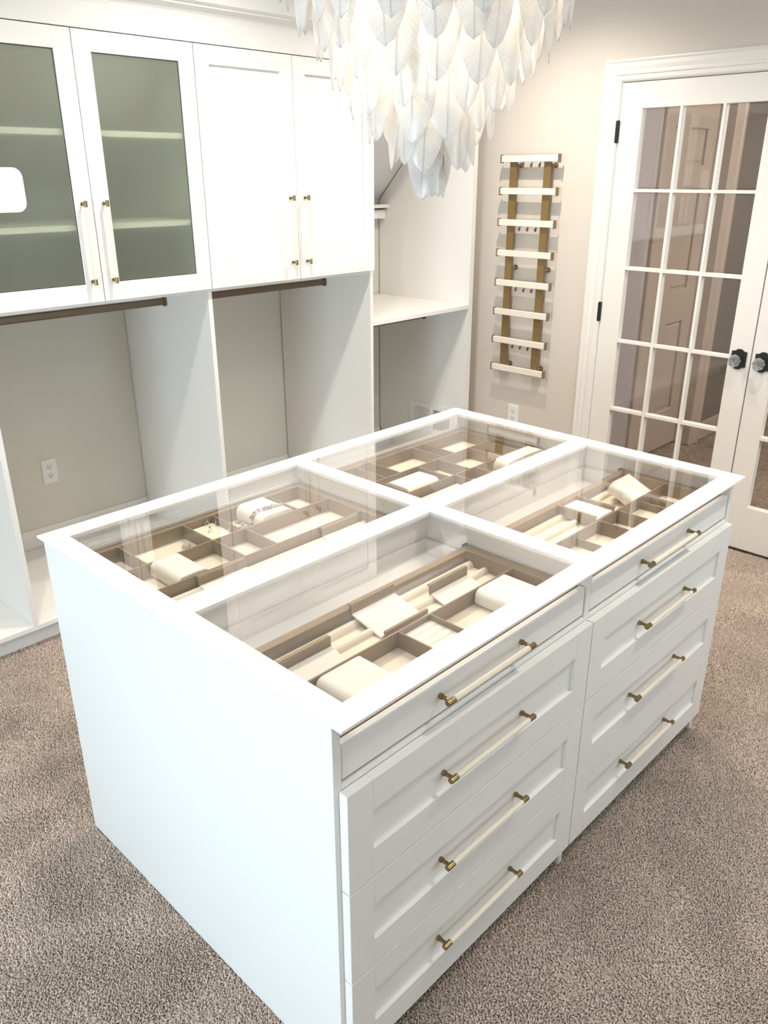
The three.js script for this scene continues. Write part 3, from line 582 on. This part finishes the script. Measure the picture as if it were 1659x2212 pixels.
// ---------------------------------------------------------------- feather chandelier
{
  const cx = 0.793, cz = -0.527;
  const t = thing('chandelier', 'tiered chandelier of white glass feathers hanging above the island', 'chandelier', [cx, 0, cz]);
  const barb = canvasTexture(256, 512, (c, W, H) => {
    c.fillStyle = '#777'; c.fillRect(0, 0, W, H); c.lineWidth = 1.5;
    for (const s of [-1, 1]) for (let i = -12; i < 86; i++) {
      c.strokeStyle = i % 2 ? '#b8b8b8' : '#4c4c4c'; c.beginPath(); c.moveTo(W / 2, i * 6.2); c.quadraticCurveTo(W / 2 + s * 60, i * 6.2 + 12, W / 2 + s * 132, i * 6.2 + 90 + 6 * Math.sin(i * 1.7)); c.stroke();
    }
    c.fillStyle = '#eee'; c.fillRect(W / 2 - 5, 0, 10, H); c.fillStyle = '#333'; c.fillRect(W / 2 - 1, 0, 2, H);
  });
  const fm = phys([0.93, 0.92, 0.905], 0.66, { transmission: 0.55, thickness: 0, ior: 1.5, clearcoat: 1, clearcoatRoughness: 0.14, bumpMap: barb, bumpScale: 0.0026 });
  const feather = (W, L, bend) => {
    const nu = 10, nv = 22, pos = [], uv = [], idx = [];
    const half = (v) => W / 2 * Math.pow(Math.max(0, Math.sin(Math.PI * Math.pow(0.06 + 0.94 * v, 1.12))), 0.56);
    for (const side of [0, 1]) for (let j = 0; j <= nv; j++) for (let i = 0; i <= nu; i++) {
      const v = j / nv, u = i / nu * 2 - 1, h = v === 1 ? 0 : half(v), e = 1 - Math.pow(Math.abs(u), 4) * 0.7;
      const x = u * h, y = -L * v + (Math.abs(u) > 0.9 ? 0.0012 * Math.sin(v * 90) : 0);
      const z = -0.22 * x * x / (W * 0.5) * 1.6 - bend * Math.pow(v - 0.45, 2) + Math.exp(-Math.pow(u * 9, 2)) * 0.0012 * (1 - v) + (side ? -0.0022 : 0.0010) * e;
      pos.push(x, y, z); uv.push((u * h / (W / 2)) * 0.5 + 0.5, 1 - v);
    }
    const at = (s, i, j) => s * (nu + 1) * (nv + 1) + j * (nu + 1) + i;
    for (let j = 0; j < nv; j++) for (let i = 0; i < nu; i++) {
      idx.push(at(0, i, j), at(0, i, j + 1), at(0, i + 1, j + 1), at(0, i, j), at(0, i + 1, j + 1), at(0, i + 1, j));
      idx.push(at(1, i, j), at(1, i + 1, j + 1), at(1, i, j + 1), at(1, i, j), at(1, i + 1, j), at(1, i + 1, j + 1));
    }
    for (let j = 0; j < nv; j++) for (const i of [0, nu]) { const a = at(0, i, j), b = at(0, i, j + 1), c = at(1, i, j), d = at(1, i, j + 1); i ? idx.push(a, b, d, a, d, c) : idx.push(a, d, b, a, c, d); }
    const g = new THREE.BufferGeometry(); g.setAttribute('position', new THREE.Float32BufferAttribute(pos, 3)); g.setAttribute('uv', new THREE.Float32BufferAttribute(uv, 2)); g.setIndex(idx); g.computeVertexNormals(); return g;
  };
  const shapes = [feather(0.092, 0.265, 0.045), feather(0.086, 0.255, 0.03), feather(0.098, 0.27, 0.055)];
  const tiers = [[0.046, 1.637, 6], [0.104, 1.689, 9], [0.148, 1.748, 12], [0.187, 1.80, 15], [0.226, 1.855, 17], [0.261, 1.906, 19], [0.297, 1.956, 21], [0.330, 2.008, 22], [0.360, 2.06, 24], [0.385, 2.115, 25]];
  tiers.forEach(([r, y, n], k) => {
    const off = k === 0 ? -1.378 : k === 1 ? -0.855 : k * 2.39996 + 0.3;
    for (let i = 0; i < n; i++) {
      const a = off + (i + rr(-0.16, 0.16)) / n * Math.PI * 2, s = shapes[Math.floor(rnd() * 3)], L = 0.264, tilt = rr(0.03, 0.11) + (k < 2 ? 0.04 : 0);
      const piv = new THREE.Mesh(s, fm); piv.name = 'feather'; piv.castShadow = piv.receiveShadow = true;
      const rt = r - L * Math.sin(tilt) * 0.95;
      piv.position.set(Math.sin(a) * rt, y + L * Math.cos(tilt) + rr(-0.008, 0.008), Math.cos(a) * rt);
      piv.rotation.order = 'YXZ'; piv.rotation.set(-tilt, a + rr(-0.15, 0.15), rr(-0.06, 0.06));
      t.add(piv);
    }
    const ring = part(t, 'ring', new THREE.TorusGeometry(Math.max(0.02, r - 0.03), 0.003, 6, 48), M.brass, [0, y + 0.25, 0], [Math.PI / 2, 0, 0]);
  });
  part(t, 'stem', cyl(0.008, CEIL - 1.86, 16), M.brass, [0, (CEIL + 1.86) / 2, 0]);
  part(t, 'canopy', new THREE.LatheGeometry([[0, 0], [0.07, 0], [0.065, -0.018], [0.02, -0.03], [0, -0.03]].map(([a, b]) => new THREE.Vector2(a, b)), 32), M.brass, [0, CEIL, 0]);
  for (let i = 0; i < 5; i++) {
    const a = i / 5 * Math.PI * 2 + 0.5, x = Math.sin(a) * 0.15, z = Math.cos(a) * 0.15, y = 2.12;
    part(t, 'arm', new THREE.TubeGeometry(new THREE.CatmullRomCurve3([V(0, y + 0.1, 0), V(x * 0.5, y + 0.11, z * 0.5), V(x, y + 0.06, z)]), 12, 0.004, 6), M.brass);
    part(t, 'bulb', new THREE.SphereGeometry(0.022, 16, 12), M.lamp, [x, y, z]);
    const l = new THREE.PointLight(new THREE.Color().setRGB(...LIGHT.bulbColor), LIGHT.bulb); l.position.set(cx + x, y, cz + z); l.castShadow = true; l.shadow.radius = 1; l.name = 'bulb_light'; scene.add(l);
  }
}

// ---------------------------------------------------------------- carpet pile
{
  const spots = [[-0.5, 0.0, -2.093, 0.0], [0.0, 0.55, -2.093, -1.02], [0.15, 3.02, -0.058, 0.8], [1.585, 3.02, -1.1, -0.058]], P = 0.0037;
  const pos = [], ring = 5, lv = [[0, 0.0012], [0.0035, 0.0020], [0.0062, 0.0018], [0.0082, 0.0008]];
  const vtx = lv.map(([y, r], k) => Array.from({ length: ring }, (_, i) => { const a = i / ring * 6.2832 + k * 0.7; return [Math.cos(a) * r + k * 0.0007, y, Math.sin(a) * r]; }));
  const tri = (a, b, c) => pos.push(...a, ...c, ...b);
  for (let k = 0; k + 1 < lv.length; k++) for (let i = 0; i < ring; i++) { const j = (i + 1) % ring; tri(vtx[k][i], vtx[k][j], vtx[k + 1][j]); tri(vtx[k][i], vtx[k + 1][j], vtx[k + 1][i]); }
  const top = [0.0022, 0.0088, 0]; for (let i = 0; i < ring; i++) tri(vtx[3][i], vtx[3][(i + 1) % ring], top);
  const g = new THREE.BufferGeometry(); g.setAttribute('position', new THREE.Float32BufferAttribute(pos, 3)); g.computeVertexNormals();
  const list = [], L1 = lattice(256, 24), L2 = lattice(256, 60);
  for (const [x0, x1, z0, z1] of spots) for (let x = x0; x < x1; x += P) for (let z = z0; z < z1; z += P) {
    const px = x + rr(-0.5, 0.5) * P, pz = z + rr(-0.5, 0.5) * P;
    if (px > 0.005 && px < IL - 0.005 && pz > -1.037 && pz < -0.058) continue;
    if (pz < -2.094 || px > 3.02) continue;
    list.push([px, pz]);
  }
  const im = new THREE.InstancedMesh(g, std([1, 1, 1], 0.95), list.length), m4 = new THREE.Matrix4(), q = new THREE.Quaternion(), e = new THREE.Euler(), col = new THREE.Color();
  list.forEach(([x, z], i) => {
    const u = (x + 1) * 64, v = (z + 3) * 64, dir = L1(u, v) * 9 + rr(-0.9, 0.9), lean = 0.05 + L2(u, v) * 0.45 + rr(-0.2, 0.3);
    e.set(Math.cos(dir) * lean, rnd() * 6.28, Math.sin(dir) * lean); q.setFromEuler(e);
    const s = rr(0.85, 1.25); m4.compose(V(x, -0.0055, z), q, V(s, s * rr(0.8, 1.1), s)); im.setMatrixAt(i, m4);
    const c = rr(0.74, 1.2) * (0.9 + 0.2 * L1(u + 50, v)); col.setRGB(0.60 * c, 0.495 * c, 0.415 * c); im.setColorAt(i, col);
  });
  im.name = 'carpet_pile'; im.castShadow = im.receiveShadow = true; setData(im, 'beige-gray cut-pile carpet covering the floor around the island', 'carpet', null, 'stuff'); scene.add(im);
}
renderer.render(scene, camera);
